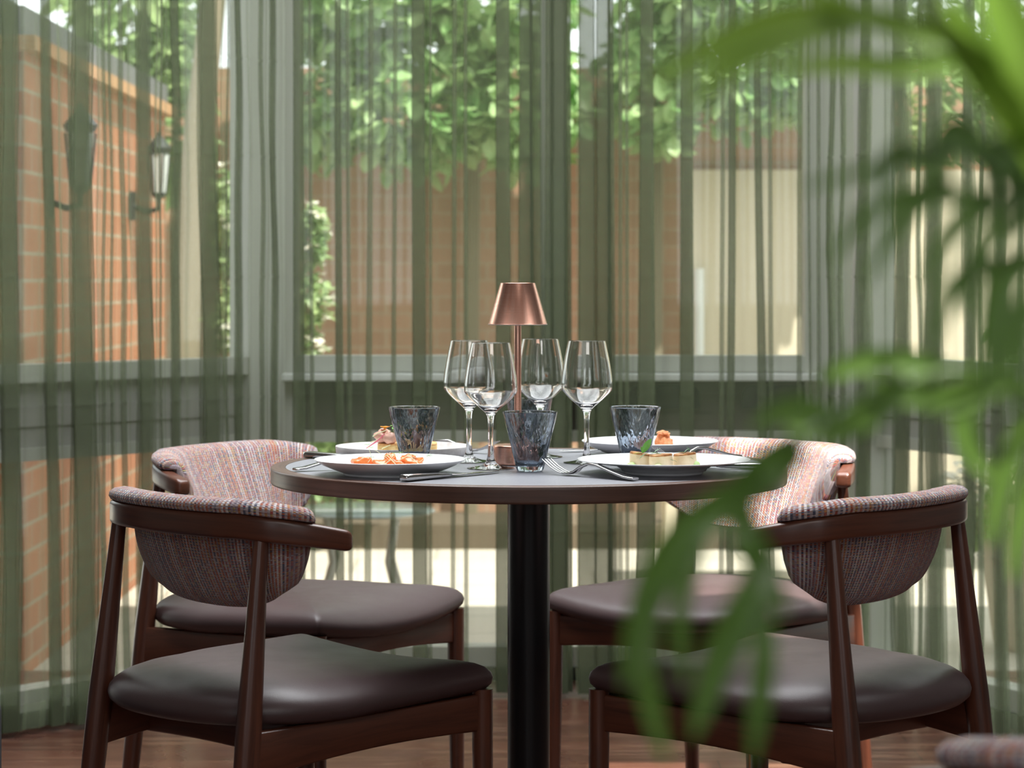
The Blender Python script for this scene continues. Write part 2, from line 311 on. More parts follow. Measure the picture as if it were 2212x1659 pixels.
def bay(name, A, B, stiles, post, panel, foot):
    T, L = plan_T(A, B)
    root = thing(name, None, None); root['kind'] = 'structure'
    f = MB()
    for s0, s1 in stiles: f.box((s0, -.03, 0), (s1, .045, 2.72), T)
    f.box((0, -.03, 2.25), (L, .045, 2.72), T); f.box((0, -.03, ZG-.043), (L, .04, ZG), T); f.box((0, -.03, ZP-.03), (L, .03, ZP), T); f.box((0, -.03, ZL-.052), (L, .04, ZL), T)
    f.build('window_frame', 'frame', root, smooth=False)
    g = MB(); g.box((0.005, -.008, ZP), (L-.005, .012, ZG-.043), T); g.box((0.02, .012, ZP+.05), (L-.02, .018, ZG-.10), T); g.build('transom_panel', panel, root, smooth=False)
    e = MB(); e.box((0, -.02, 0), (L, .05, ZL-.052), T); e.build('threshold', foot, root, smooth=False)
    for a, b in zip(stiles[:-1], stiles[1:]):
        MB().box((a[1], -.003, ZG), (b[0], .003, 2.25), T).build('pane', 'pane', root, smooth=False)
        MB().box((a[1], -.003, ZL), (b[0], .003, ZP-.03), T).build('pane', 'pane', root, smooth=False)
    return root, T, L
r1, T1, L1 = bay('window_1', (-1.75, 5.13), (-.625, 6.44), [(0, .05), (1.60, 1.725)], 0, 'panel', 'black')
r2, T2, L2 = bay('window_2', (-.625, 6.5), (.90, 6.5), [(0, .062), (.70, .77), (1.395, 1.525)], 0, 'shadepanel', 'black')
r3, T3, L3 = bay('window_3', (.905, 6.42), (1.50, 5.22), [(0, .12), (1.25, 1.34)], 0, 'panel', 'black')
MB().box((.012, .02, .788), (L2-.09, .10, .808), T2).build('window_sill', 'ledge', r2, smooth=False, bevel=.004)
lb = MB()
for s0, s1 in ((.93, 1.12), (1.23, 1.41)):
    T, _ = T2, 0
    P = []
    for k in range(7): a = PI - k*PI/2/6; P.append((s0+.03+.03*math.cos(a), .745+.03*math.sin(a)))
    for k in range(7): a = PI/2 - k*PI/2/6; P.append((s1-.03+.03*math.cos(a), .745+.03*math.sin(a)))
    P += [(s1, .715), (s0, .715)]
    lb.loft([[T @ Vector((x, y, z)) for x, z in P] for y in (.018, .034)])
lb.build('reflection_plate', 'black', r2, smooth=False)  # dark rounded shapes standing in for furniture reflections on the panel
# ------------------------------------------------------------------ garden
g = MB().box((-6, 6.55, -.14), (6, 14, -.04)).build('patio', 'paving', smooth=False); g['kind'] = 'structure'
bw = MB(); bw.box((-4, 11.0, -.1), (5, 11.25, 2.0)); o = bw.build('wall_garden_back', 'oldbrick', smooth=False); o['kind'] = 'structure'
o = MB().box((.80, 10.94, -.08), (4.6, 11.0, 1.54)).build('cream_rendered_panel', 'cream', smooth=False); tag(o, 'cream rendered lower panel on the garden back wall, right side', 'wall panel', kind='structure')
o = MB().tube([(.83, 10.90, -.04), (.83, 10.90, 1.1)], .022).build('downpipe', 'ledge'); tag(o, 'thin pale downpipe on the cream garden wall', 'pipe')
lw = MB().box((-1.62, 6.75, -.1), (-1.34, 9.5, 1.68)).build('wall_garden_left', 'brick', smooth=False); lw['kind'] = 'structure'
cp = MB(); cp.box((-1.66, 6.70, 1.68), (-1.30, 9.55, 1.72)); cp.build('coping', 'coping', lw, smooth=False)
o = MB().box((-1.3, 9.95, -.04), (4.6, 10.0, .06)).box((-1.3, 10.0, -.04), (4.6, 10.93, .02)).build('patio_shade_strip', 'soil', smooth=False); tag(o, 'dark strip standing in for shade along the foot of the garden back wall', 'shade strip', kind='structure')  # low dark strip added in place of shade on the far patio
rf = MB()
for k in range(5): rf.box((-1.50-.12*k, 6.7, 1.72+.06*k), (-1.33-.12*k+.0, 9.5, 1.80+.06*k))
o = rf.build('slate_roof', 'slate', smooth=False); tag(o, 'grey slate lean-to roof stepping up behind the left brick wall', 'roof', kind='structure')
def lantern(loc, h, label):
    t = thing('wall_lantern', label, 'lantern', loc, 0, 'black lanterns on the garden wall')
    s = h/.45
    b = MB(); b.lathe([(.02*s, -.06*s), (.075*s, -.045*s), (.09*s, -.01*s), (.02*s, .07*s), (.012*s, .10*s)], (0,0,h*.8), 8); b.lathe([(.012*s, 0), (.05*s, .03*s), (.055*s, .05*s)], (0,0,0), 8)
    for k in range(6):
        a = k*PI/3; b.tube([(.052*s*math.cos(a), .052*s*math.sin(a), .05*s), (.078*s*math.cos(a), .078*s*math.sin(a), h*.8-.05*s)], .006*s, 6)
    b.build('cage', 'blackmetal', t, smooth=False)
    MB().lathe([(.046*s, .05*s), (.070*s, h*.8-.05*s)], seg=6).build('glass', 'lanternglass', t, smooth=False)
    MB().tube([(-.09, 0, -.02), (-.04, 0, -.04), (0, 0, -.03), (0, 0, .01)], .010).box((-.10, -.03, -.07), (-.082, .03, .03)).build('bracket', 'blackmetal', t)
lantern((-1.255, 7.15, 1.30), .26, 'black lantern on the left brick wall nearest the window')
lantern((-1.235, 8.60, 1.33), .235, 'smaller looking black lantern at the far end of the left brick wall')

def leaf_cloud(mb, centre, rad, n, size, rng, shell=.5, flat=0, droop=.3):
    c = Vector(centre)
    for _ in range(n):
        d = Vector((rng.gauss(0,1), rng.gauss(0,1), rng.gauss(0,1))).normalized(); r = rng.uniform(shell, 1)**.6
        p = c + Vector((d.x*rad[0]*r, d.y*rad[1]*r, d.z*rad[2]*r))
        leafq(mb, p, size*rng.uniform(.6, 1.3), rng, droop)
def leafq(mb, p, s, rng, droop=.3, wide=.55):
    a = rng.uniform(0, 2*PI); el = rng.uniform(-.9, .5)-droop
    d = Vector((math.cos(a)*math.cos(el), math.sin(a)*math.cos(el), math.sin(el)))
    x = d.cross(Vector((rng.uniform(-.5,.5), rng.uniform(-.5,.5), 1))).normalized(); up = x.cross(d)
    P = [p, p+d*s*.35+x*s*wide*.5+up*s*.06, p+d*s*.75+x*s*wide*.38, p+d*s, p+d*s*.75-x*s*wide*.38, p+d*s*.35-x*s*wide*.5+up*s*.06]
    mid = p+d*s*.5-up*s*.05
    o = len(mb.v); mb.v += [tuple(q) for q in P+[mid]]
    for k in range(6): mb.f.append((o+k, o+(k+1) % 6, o+6)); mb.uv.append(((0,0),(1,0),(1,1)))
rng = random.Random(3)
def vine(name, label, cat, clumps, size, dens, mat='vine', trunk=None, seed=1):
    rng = random.Random(seed); t = thing(name, label, cat, trunk[0] if trunk else clumps[0][0])
    O = Vector(t.location); m_ = MB()
    for c, r in clumps: leaf_cloud(m_, Vector(c)-O, r, int(dens*r[0]*r[2]*max(r[1], .2)), size, rng)
    m_.build('foliage', mat, t, smooth=False)
    if trunk:
        b = MB()
        for k, (c, r) in enumerate(clumps):
            e = Vector(c)-O; b.tube([(.01*k,0,0), (.012*k,0,1.1), (.014*k, 0, 1.75), (e.x*.5, e.y*.5, max(1.8, e.z*.9)), e], [.010, .009, .008, .006, .004], 7)
        b.build('trunk', 'bark', t)
    return t
vine('climbing_vine', 'sunlit broad-leaved vine spilling over the brick garden wall, left of the middle curtain bunch', 'vine',
     [((-.85, 10.6, 1.95), (.30,.25,.42)), ((-.40, 10.5, 1.88), (.38,.30,.38)), ((.05, 10.5, 1.84), (.28,.30,.34)), ((-.65, 10.4, 2.35), (.50,.3,.35)), ((-.05, 10.4, 2.35), (.38,.3,.35))], .105, 27000, trunk=((-.2, 10.85, -.04),), seed=5)
vine('climbing_vine', 'sunlit broad-leaved vine over the wall above the cream panel', 'vine',
     [((.62, 10.6, 1.95), (.24,.25,.38)), ((.98, 10.6, 2.0), (.30,.25,.33)), ((1.35, 10.6, 1.98), (.28,.25,.30)), ((.95, 10.5, 2.38), (.55,.3,.32))], .105, 27000, trunk=((.62, 10.85, -.04),), seed=9)
vine('leafy_tree', 'dark green tree behind the right hand window', 'tree', [((1.60, 9.4, 1.78), (.26,.3,.30)), ((2.0, 9.3, 1.74), (.26,.3,.30)), ((1.75, 9.4, 2.15), (.40,.3,.30)), ((2.4, 9.0, 1.9), (.35,.4,.5))], .08, 26000, 'shrub', trunk=((2.35, 10.2, -.04),), seed=2)
vine('palm_like_tree', 'pale feathery tree with a light trunk beyond the left brick wall', 'tree', [((-1.62, 10.4, 2.25), (.30,.3,.45)), ((-1.42, 10.3, 1.75), (.16,.2,.4)), ((-1.75, 10.4, 1.6), (.18,.3,.4))], .12, 20000, 'shrub', trunk=((-1.60, 10.5, -.04),), seed=4)
o = MB().tube([(-1.36, 10.0, -.04), (-1.33, 10.0, .9), (-1.28, 10.0, 1.6), (-1.2, 10.05, 2.4)], [.075, .065, .06, .05], 12).build('tree_trunk', 'bark'); tag(o, 'pale ridged tree trunk beyond the end of the left brick wall', 'tree trunk')
def bush(loc, spots, label, seed, dens=1400, size=.05, petals=.05, npet=40, name='flowering_shrub'):
    rng = random.Random(seed); t = thing(name, label, 'shrub', loc); O = Vector(loc)
    f = MB(); fl = MB(); st = MB()
    for c, r in spots:
        e = Vector(c)-O
        leaf_cloud(f, e, r, int(dens*max(r)*3), size, rng, .3)
        st.tube([(0,0,0), e*.5+Vector((.03,0,0)), e], [.012,.009,.005], 6)
        for _ in range(npet):
            d = Vector((rng.gauss(0,1), rng.gauss(0,1), rng.gauss(0,1))).normalized(); p = e+Vector((d.x*r[0], d.y*r[1], d.z*r[2]))
            for _k in range(4): leafq(fl, p, petals, rng, -.2, .8)
    f.build('foliage', 'shrub', t, smooth=False); st.build('stem', 'bark', t); fl.build('blossom', 'blossom', t, smooth=False)
bush((-.78, 8.6, -.04), [((-.75, 8.6, .78), (.10,.1,.10)), ((-.72, 8.6, .98), (.09,.1,.12)), ((-.80, 8.6, .60), (.10,.1,.12)), ((-.70, 8.6, 1.22), (.05,.06,.12))], 'small white-flowering shrub seen beside the left edge of the middle window', 11, 700, .045, .03, 16)
bush((-.98, 9.0, -.04), [((-1.03, 9.0, .9), (.07,.1,.16)), ((-1.05, 9.0, 1.25), (.05,.08,.22)), ((-1.0, 9.0, .55), (.10,.1,.16))], 'tall thin white-flowering shrub seen at the right edge of the left window', 12, 700, .045, .03, 16)
bush((-.75, 9.9, -.04), [((-.80, 9.9, .42), (.14,.1,.10)), ((-.55, 9.9, .42), (.14,.1,.10)), ((-.70, 9.9, .25), (.2,.12,.10))], 'low green shrub in front of the brick wall, seen above the far left plate', 13, 900, .05, .02, 1, 'low_shrub')
# stone planter with hydrangeas on the right
t = thing('potted_hydrangea', 'hydrangea with cream flower heads in a tapered stone pot outside the right hand window', 'potted plant', (1.60, 7.3, -.04))
MB().lathe([(.16, 0), (.17, .02), (.215, .36), (.23, .40), (.235, .44), (.215, .44), (.20, .40)], seg=32).build('pot', 'pot', t)
MB().lathe([(.201, .40), (.001, .41)], seg=32, caps=False).build('soil', 'bark', t)
rng = random.Random(21); f = MB(); fl = MB(); st = MB()
for c, r in (((-.02, 0, .13), .17), ((.18, 0, .16), .15), ((-.12, -.02, .03), .12), ((.06, .03, .24), .13)):
    c = Vector(c)+Vector((-.02, 0, .38)); leaf_cloud(f, c, (r, r, r*.8), 300, .07, rng, .4); st.tube([(0,0,.40), (c.x*.6, c.y*.6, .40+(c.z-.4)*.6), c], .006, 6)
for c, r in (((-.235, -.08, .15), .05), ((-.30, -.05, .10), .04), ((-.165, -.10, .20), .065), ((-.20, -.12, .11), .06), ((.08, -.12, .17), .06), ((.02, -.1, .02), .04)):
    c = Vector(c)+Vector((-.02, 0, .38)); st.tube([(0,0,.40), (c.x*.6, c.y*.6, .40+(c.z-.4)*.6), c], .004, 6)
    for _ in range(90):
        d = Vector((rng.gauss(0,1), rng.gauss(0,1), rng.gauss(0,1))).normalized(); leafq(fl, Vector(c)+d*r*rng.uniform(.7, 1), .026, rng, -.2, .9)
f.build('foliage', 'shrub', t, smooth=False); fl.build('blossom', 'blossom', t, smooth=False); st.build('stem', 'herb', t)
bush((1.95, 9.4, -.04), [((1.95, 9.2, .80), (.16,.15,.16)), ((1.90, 9.2, .55), (.14,.15,.2)), ((2.05, 9.2, .3), (.2,.2,.3))], 'bright leafy shrub seen at the right edge of the right window', 16, 700, .06, .03, 6)
# low glass table and a bench seen through the lower panes
t = thing('low_garden_table', 'low blue-grey glass-topped garden table outside the middle window', 'table', (-.50, 8.2, -.04))
MB().lathe([(.001, .315), (.235, .315), (.245, .322), (.235, .330), (.001, .330)], seg=48, caps=False).build('tabletop', 'glasstop', t)
for k in range(4):
    a = PI/4+k*PI/2; MB().tube([(.19*math.cos(a), .19*math.sin(a), 0), (.13*math.cos(a), .13*math.sin(a), .16), (.16*math.cos(a), .16*math.sin(a), .316)], .012).build('leg', 'panel', t)
t = thing('garden_bench', 'pale wooden bench standing on the patio behind the right of the middle window', 'bench', (.85, 8.9, -.04))
MB().box((-.35, -.15, .36), (.35, .15, .40)).build('seat', 'cream', t, smooth=False)
for sx in (-.3, .26):
    for sy in (-.12, .08): MB().box((sx, sy, 0), (sx+.04, sy+.04, .36)).build('leg', 'cream', t, smooth=False)
# ------------------------------------------------------------------ sheer curtains
LA, LB_ = Vector((-1.60, 5.24)), Vector((-.57, 6.2)); RA, RB = Vector((.80, 6.2)), Vector((1.30, 5.20))
def cbase(px):
    t_ = (px-CX)/FPX
    def hit(A, B):
        d = B-A; k = (t_*A.y-A.x)/(d.x-t_*d.y); P = A+d*k; return P, d.normalized()
    if t_*6.2 < LB_.x: P, d = hit(LA, LB_)
    elif t_*6.2 > RA.x: P, d = hit(RA, RB)
    else: P, d = Vector((t_*6.2, 6.2)), Vector((1, 0))
    return P, Vector((d.y, -d.x))
FOLDS1 = [(-60,30,0),(12,34,6),(100,24,24),(167,44,8),(222,9,3),(238,8,10),(262,12,14),(305,32,6),(346,6,4),(375,18,6),(444,36,12),(489,6,0),(512,15,6),(564,9,2),(588,14,4),(646,26,2),(672,9,8),(732,15,6),
          (753,9,8),(799,12,-8),(852,9,-6),(905,28,4),(930,8,0),(981,10,-4),(1006,8,2),(1087,33,4),(1136,34,0),(1158,26,6),(1186,22,-4),(1208,34,2),(1226,16,4)]
FOLDS2 = [(1267,40,0),(1303,30,2),(1320,16,4),(1340,10,0),(1354,8,2),(1396,34,-2),(1483,27,0),(1560,9,-4),(1580,16,-6),(1640,17,18),(1664,9,4),(1727,10,-2),(1748,6,10),(1768,9,4),(1800,12,-4),(1822,10,0)]
FOLDS3 = [(1874,24,-8),(1956,28,4),(1990,8,0),(2026,30,6),(2100,20,2),(2124,9,-6),(2166,22,2),(2206,12,4),(2260,26,0),(2310,18,0)]
rng = random.Random(5)
def curtain(label, x0, x1, folds, name='curtain'):
    cols = []     # (px top, n top, px bottom, n bottom)
    lastt, lastb, ln = x0, x0, 0.0
    for c, wd, lean in folds:
        wt, wb = wd*rng.uniform(.8, 1.05), wd*rng.uniform(.95, 1.25)
        ct, cb_ = c-lean*.35, c+lean*.65
        h = wd/FPX*6.0
        la, lb2 = ct-wt/2, cb_-wb/2
        k = 6 if la-lastt > 12 else 3; amp = min(.010, max(.001, (la-lastt)/FPX*6*.10)); ph = rng.uniform(0, PI)
        for i in range(1, k):
            f = i/k; cols.append((lastt+(la-lastt)*f, ln*(1-f)+amp*math.sin(f*PI*2+ph), lastb+(lb2-lastb)*f, ln*(1-f)+amp*math.sin(f*PI*2+ph+.6)))
        NP = 7 if wd > 12 else 5; S = []
        for q in range(NP):
            for a_ in ((.0, .0), (.1, .12), (.5, .3), (.9, .6)): S.append((a_[0] if q % 2 == 0 else 1-a_[0], .76*(q+a_[1])/NP))
        S.append((1, .76))
        for s, nn in S: cols.append((la+wt*s, h*nn*.9, lb2+wb*s, h*nn*1.1))
        lastt, lastb, ln = ct+wt/2, cb_+wb/2, h*.76
    for i in range(1, 5): f = i/4; cols.append((lastt+(x1-lastt)*f, ln*(1-f), lastb+(x1-lastb)*f, ln*(1-f)))
    cre = [.42, .76, 1.06, 1.36, 1.60]
    zs = sorted(set([.014,.03,.06,.09,.15,.22,.3] + [c+d for c in cre for d in (-.012,-.004,0,.004,.012)] + [.36,.52,.6,.68,.85,.95,1.15,1.25,1.45,1.52,1.7,1.8,1.95,2.15,2.35,2.55]))
    mb = MB(); nc = len(cols); nr = len(zs); us = [0]
    base = []
    for pt, nt, pb, nb in cols: base.append((cbase(pt), nt, cbase(pb), nb))
    for i in range(1, nc):
        p, q = base[i-1], base[i]; us.append(us[-1]+((q[0][0]+q[0][1]*q[1])-(p[0][0]+p[0][1]*p[1])).length)
    for z in zs:
        f = 1-min(1, max(0, z/1.9)); f = f*f*(3-2*f)
        for i, (a, nt, b, nb) in enumerate(base):
            P = a[0].lerp(b[0], f); nn = a[1].lerp(b[1], f); d = nt+(nb-nt)*f
            wob = .004*math.sin(z*5.3+us[i]*9)+.003*math.sin(z*11+us[i]*17)
            crz = min(abs(z-(c+.03*math.sin(us[i]*1.7+c*9)*0)) for c in cre); cr = .0026 if crz < .002 else 0
            kick = .02*math.sin(us[i]*6)*max(0, 1-z/.5)**2
            d2 = d+wob+cr+kick*.5
            mb.v.append((P.x+nn.x*d2, P.y+nn.y*d2, z))
    for j in range(nr-1):
        for i in range(nc-1):
            mb.f.append((j*nc+i, j*nc+i+1, (j+1)*nc+i+1, (j+1)*nc+i)); mb.uv.append(((us[i], zs[j]), (us[i+1], zs[j]), (us[i+1], zs[j+1]), (us[i], zs[j+1])))
    root = thing(name, label, 'curtain', (0,0,0), 0, 'sheer green curtains around the bay')
    o = mb.build('voile', 'sheer', root, smooth=False); o.data.polygons.foreach_set('use_smooth', [True]*len(o.data.polygons))
    P = [Vector((*cbase(x0+(x1-x0)*k/12)[0], 2.58)) for k in range(13)]
    MB().tube(P, .012, 8).build('curtain_rail', 'frame', root)
curtain('sheer green curtain hanging over the left window and the left half of the middle window', -150, 1233, FOLDS1)
curtain('sheer green curtain hanging over the right half of the middle window', 1241, 1843, FOLDS2)
curtain('sheer green curtain hanging over the right hand window behind the palm', 1861, 2380, FOLDS3)

# ------------------------------------------------------------------ the dining chair
RAIL = [(.2415,-.062),(.238,-.078),(.230,-.104),(.213,-.138),(.186,-.171),(.135,-.200),(.07,-.214),(0,-.218)]
RAIL = [(x, y) for x, y in RAIL] + [(-x, y) for x, y in RAIL[-2::-1]]
rc = [Vector((p.x, p.y, 0)) for p in catmull([(x, y, 0) for x, y in RAIL], 6)]
arc = [0]
for a, b in zip(rc[:-1], rc[1:]): arc.append(arc[-1]+(b-a).length)
AL = arc[-1]
def rail_at(s):
    s = max(0, min(AL, s))
    for i in range(len(arc)-1):
        if arc[i+1] >= s: break
    f = (s-arc[i])/(arc[i+1]-arc[i]); p = rc[i].lerp(rc[i+1], f)
    a = rail_raw(s-.024); b = rail_raw(s+.024); d = (b-a).normalized()
    nrm = Vector((d.y, -d.x, 0))
    if nrm.dot(p-Vector((0, .05, 0))) < 0: nrm = -nrm
    return p, nrm
def rail_raw(s):
    s = max(0, min(AL, s))
    for i in range(len(arc)-1):
        if arc[i+1] >= s: break
    f = (s-arc[i])/(arc[i+1]-arc[i]); return rc[i].lerp(rc[i+1], f)
def rail_z(s):
    e = min(s, AL-s); return .700-.024*max(0, 1-e/.17)**1.4
def rrect(w, h, r, n=4):
    out = []
    for cx, cy, a0 in ((w-r, h-r, 0), (-w+r, h-r, PI/2), (-w+r, -h+r, PI), (w-r, -h+r, 3*PI/2)):
        for k in range(n+1): a = a0+k*PI/2/n; out.append((cx+r*math.cos(a), cy+r*math.sin(a)))
    return out
def chair(label, loc, rz):
    t = thing('dining_chair', label, 'chair', loc, rz, 'dining chairs around the table')
    # curved back rail whose ends stand out as short arms
    mb = MB(); rings = []; ns = 64
    S = [0, .0008, .0025, .0055, .009, .012] + [.012+(AL-.024)*k/ns for k in range(1, ns)] + [AL-.012, AL-.009, AL-.0055, AL-.0025, AL-.0008, AL]
    for s in S:
        p, nn = rail_at(s); e = min(s, AL-s); q = math.sqrt(max(0.0, 1-(1-min(e/.012, 1))**2))*.5+.5
        hz = (.0185-.0035*max(0, 1-e/.10))*q; hw = .0135*q*(1+.15*max(0, 1-e/.05)); z = rail_z(s)
        rings.append([Vector((p.x+nn.x*a, p.y+nn.y*a, z+b)) for a, b in rrect(hw, hz, .0075*q, 5)])
    mb.loft(rings).build('back_rail', 'chairwood', t)
    # upholstered shell wrapped over the rail
    mb = MB(); rings = []; s0 = .050; nP = 74
    SS = [s0+(AL-2*s0)*k/nP for k in range(nP+1)]
    for s in SS:
        p, nn = rail_at(s); zr = rail_z(s); zt = zr+.0175
        x = abs(2*(s-AL/2)/(AL-2*s0)); x = min(x, 1); p_ = 2.5
        zb = .567+(zr-.030-.567)*(1-(1-x**p_)**(1/p_))
        e = min(s-s0, AL-s0-s); q = math.sqrt(max(0.0, 1-(1-min(e/.022, 1))**2)); q = .12+.88*q
        def tl(z): return .055*(1-.62*x**3)*max(0, (zt-z)/(.71-.567))**1.25
        pr = [(.0120, zt+.0015), (.0150, zt+.007), (.0138, zt+.0135), (.006, zt+.019), (-.008, zt+.0210), (-.022, zt+.0190), (-.035, zt+.011), (-.041, zt-.001)]
        z1 = zt-.012; nI = 9
        for k in range(nI): z = z1+(zb+.012-z1)*k/(nI-1); bul = .006*math.sin(PI*k/(nI-1)); pr.append((-.043-tl(z)-bul, z))
        pr += [(-.041-tl(zb), zb+.004), (-.034-tl(zb), zb), (-.025-tl(zb), zb+.001), (-.019-tl(zb), zb+.007)]
        zo = max(zr-.019, zb+.010)
        for k in range(7): z = zb+.014+(zo-zb-.014)*k/6; pr.append((-.0155-tl(z)+.004*math.sin(PI*k/6), z))
        pr += [(-.0140, zt-.012), (-.0138, zt+.0004), (.004, zt+.0004)]
        cn, cz_ = -.014, zt+.004
        rings.append([Vector((p.x+nn.x*(cn+(a-cn)*q), p.y+nn.y*(cn+(a-cn)*q), cz_+(b-cz_)*q)) for a, b in pr])
    mb.loft(rings, ulen=[q-s0 for q in SS])
    mb.build('backrest', 'tweed', t)
    # seat
    half = [(0,.250),(.09,.249),(.165,.243),(.210,.236),(.229,.231),(.2335,.220),(.234,.19),(.234,.10),(.236,.02),(.230,-.06),(.207,-.145),(.155,-.212),(.08,-.247),(0,-.256)]
    loop = [(x, y, 0) for x, y in half] + [(-x, y, 0) for x, y in half[-2:0:-1]]
    cl = catmull(loop+[loop[0]], 5)[:-1]
    def z0(x, y): return .439+.020*(abs(x)/.23)**2*max(0, (y+.05)/.28)-.006*max(0, y/.25)
    rings = []
    cy0 = .0
    for sc_, dz in ((.02,.035),(.2,.035),(.4,.0345),(.58,.0330),(.72,.0300),(.83,.0250),(.91,.0180),(.96,.010),(.99,.001),(1.0,-.008),(.992,-.017),(.965,-.0235),(.92,-.0265),(.5,-.0265),(.02,-.0265)):
        rings.append([Vector((p.x*sc_, cy0+(p.y-cy0)*sc_, z0(p.x*sc_, p.y*sc_)+dz)) for p in cl])
    MB().loft(rings).build('seat', 'leather', t)
    # aprons
    def apron(A, B, zt0, zt1, zb0, zb1, arch, th=.010):
        A = Vector(A); B = Vector(B); d = (B-A).normalized(); nn = Vector((d.y, -d.x, 0)); rings = []
        for k in range(13):
            f = k/12; p = A.lerp(B, f); zt = zt0+(zt1-zt0)*f; zb = zb0+(zb1-zb0)*f+arch*math.sin(PI*f)
            hz = (zt-zb)/2; zc = (zt+zb)/2; rings.append([Vector((p.x+nn.x*a, p.y+nn.y*a, zc+b)) for a, b in rrect(th, hz, .003, 2)])
        return MB().loft(rings)
    apron((.190,-.200,0), (.214,.212,0), .409, .420, .342, .364, .010).build('side_apron', 'chairwood', t)
    apron((-.190,-.200,0), (-.214,.212,0), .409, .420, .342, .364, .010).build('side_apron', 'chairwood', t)
    apron((-.192,-.105,0), (.192,-.105,0), .408, .408, .350, .350, .006).build('cross_rail', 'chairwood', t)
    apron((-.214,.214,0), (.214,.214,0), .421, .421, .362, .362, .014).build('front_apron', 'chairwood', t)
    for sx in (-1, 1):
        A = Vector((sx*.179, -.174, .690)); B = Vector((sx*.201, -.247, 0))
        pts = [A.lerp(B, k/10) for k in range(11)]
        rad = []
        for k in range(11):
            f = k/10; r = .0105+.0085*min(1, f/.42) if f < .42 else .019-.005*(f-.42)/.58
            rad.append((r*.92, r*1.08))
        MB().tube(pts, rad, 16).build('rear_leg', 'chairwood', t)
        MB().tube([(sx*.218, .219, .428), (sx*.218, .219, .34), (sx*.219, .221, .18), (sx*.220, .222, 0)], [.0160, .0160, .0145, .012], 16).build('front_leg', 'chairwood', t)
    return t
R_ = math.radians
ch = chair('dark wood chair nearest the camera on the left, its striped tweed back turned to us', (-.354, 3.77, 0), R_(-46.9))
for lab, loc, rz in (('dark wood chair at back left, its striped tweed back facing us across the table', (-.409, 4.617, 0), R_(-122.4)),
                     ('dark wood chair at front right, tweed back turned to us behind palm fronds', (.441, 3.786, 0), R_(50.1)),
                     ('dark wood chair at far right whose pale sunlit tweed back faces the table', (.386, 4.696, 0), R_(143.8)),
                     ('chair of which only a blurred tweed corner shows at the bottom right of the view', (.548, 1.86, 0), R_(-6))):
    c = copy_tree(ch); c.location = loc; c.rotation_euler.z = rz; c['label'] = lab
# ------------------------------------------------------------------ the round table
TX, TY, TZ = .0272, 4.0185, .75
t = thing('round_table', 'round dining table with grey inlaid top, brown wooden edge and black column', 'table', (TX, TY, 0))
MB().lathe([(.001, -.0262), (.405, -.0262), (.4175, -.0262), (.4190, -.0256), (.4198, -.0244), (.420, -.0228), (.420, -.0200), (.420, -.0060), (.420, -.0026), (.4197, -.0012), (.4190, -.0004), (.4178, 0), (.414, 0), (.396, 0), (.396, -.004), (.001, -.004)], (0,0,TZ), 160, caps=False).build('edge_band', 'tablewood', t)
MB().lathe([(.3955, -.004), (.3955, -.0003), (.001, -.0003)], (0,0,TZ), 128, caps=False).build('inlay', 'lino', t)
MB().lathe([(.14, -.034), (.15, -.030), (.15, -.0263), (.001, -.0263)], (0,0,TZ), 48, caps=False).lathe([(.0345, .02), (.0345, .70), (.06, .716), (.001, .716)], seg=48, caps=False).build('column', 'blackmetal', t)
MB().lathe([(.001, 0), (.235, 0), (.24, .004), (.235, .010), (.05, .022), (.0345, .035), (.001, .035)], seg=64, caps=False).build('base', 'blackmetal', t)
ZT = TZ
# ------------------------------------------------------------------ lamp
t = thing('table_lamp', 'small brushed copper table lamp with a conical shade', 'lamp', (.0095, 4.04, ZT))
MB().lathe([(.001, 0), (.037, 0), (.0390, .0006), (.0398, .0020), (.0400, .0040), (.0400, .0060), (.0400, .0270), (.0400, .0295), (.0397, .0308), (.0390, .0317), (.0378, .032), (.034, .032), (.006, .032), (.001, .032)], seg=64, caps=False).build('base', 'copper', t)
MB().lathe([(.0057, .032), (.0057, .285)], seg=24).build('stem', 'copper', t)
MB().lathe([(.0280, .2965), (.0285, .2975), (.0482, .2310), (.0486, .2305), (.0480, .2300)], seg=72, caps=False).lathe([(.001, .2978), (.0275, .2978), (.0282, .2970)], seg=72, caps=False).build('lamp_shade', 'copper', t)
MB().lathe([(.0275, .2958), (.0475, .2300), (.0484, .2292), (.0488, .2300)], seg=72, caps=False).build('shade_lining', 'shade_inner', t)
# ------------------------------------------------------------------ wine glasses
def smoothprof(P, n=6): return [(p.x, p.y) for p in catmull([(a, b, 0) for a, b in P], n)]
def wine():
    t = thing('wine_glass', '', 'wine glass', (0,0,0), 0, 'wine glasses around the lamp')
    outer = smoothprof([(.0385, .0009), (.030, .0020), (.017, .0046), (.0085, .0100), (.0050, .024), (.0043, .050), (.0045, .072), (.0060, .083), (.0092, .0895), (.0180, .0975), (.0305, .1085), (.0402, .1190), (.0428, .1270), (.0419, .143), (.0375, .170), (.0318, .198), (.0306, .2020)])
    inner = smoothprof([(.0298, .2020), (.0309, .198), (.0366, .170), (.0409, .143), (.0418, .127), (.0392, .1200), (.0296, .1100), (.0172, .0995), (.0075, .0945), (.0006, .0935)])
    MB().lathe([(.0006, .0002), (.037, .0002)] + outer + inner, seg=72, caps=False).build('bowl_and_stem', 'wineglass', t)
    return t
wg = wine()
GL = [(-.0342, 3.947, 'wine glass in front and to the left of the copper lamp, nearest the camera'), (-.0715, 4.092, 'wine glass half hidden behind the nearest one, leftmost of the four'),
      (.1235, 4.065, 'wine glass standing alone to the right, beside the blue-grey tumbler and white plates'), (.0480, 4.200, 'wine glass just behind and right of the copper lamp stem')]
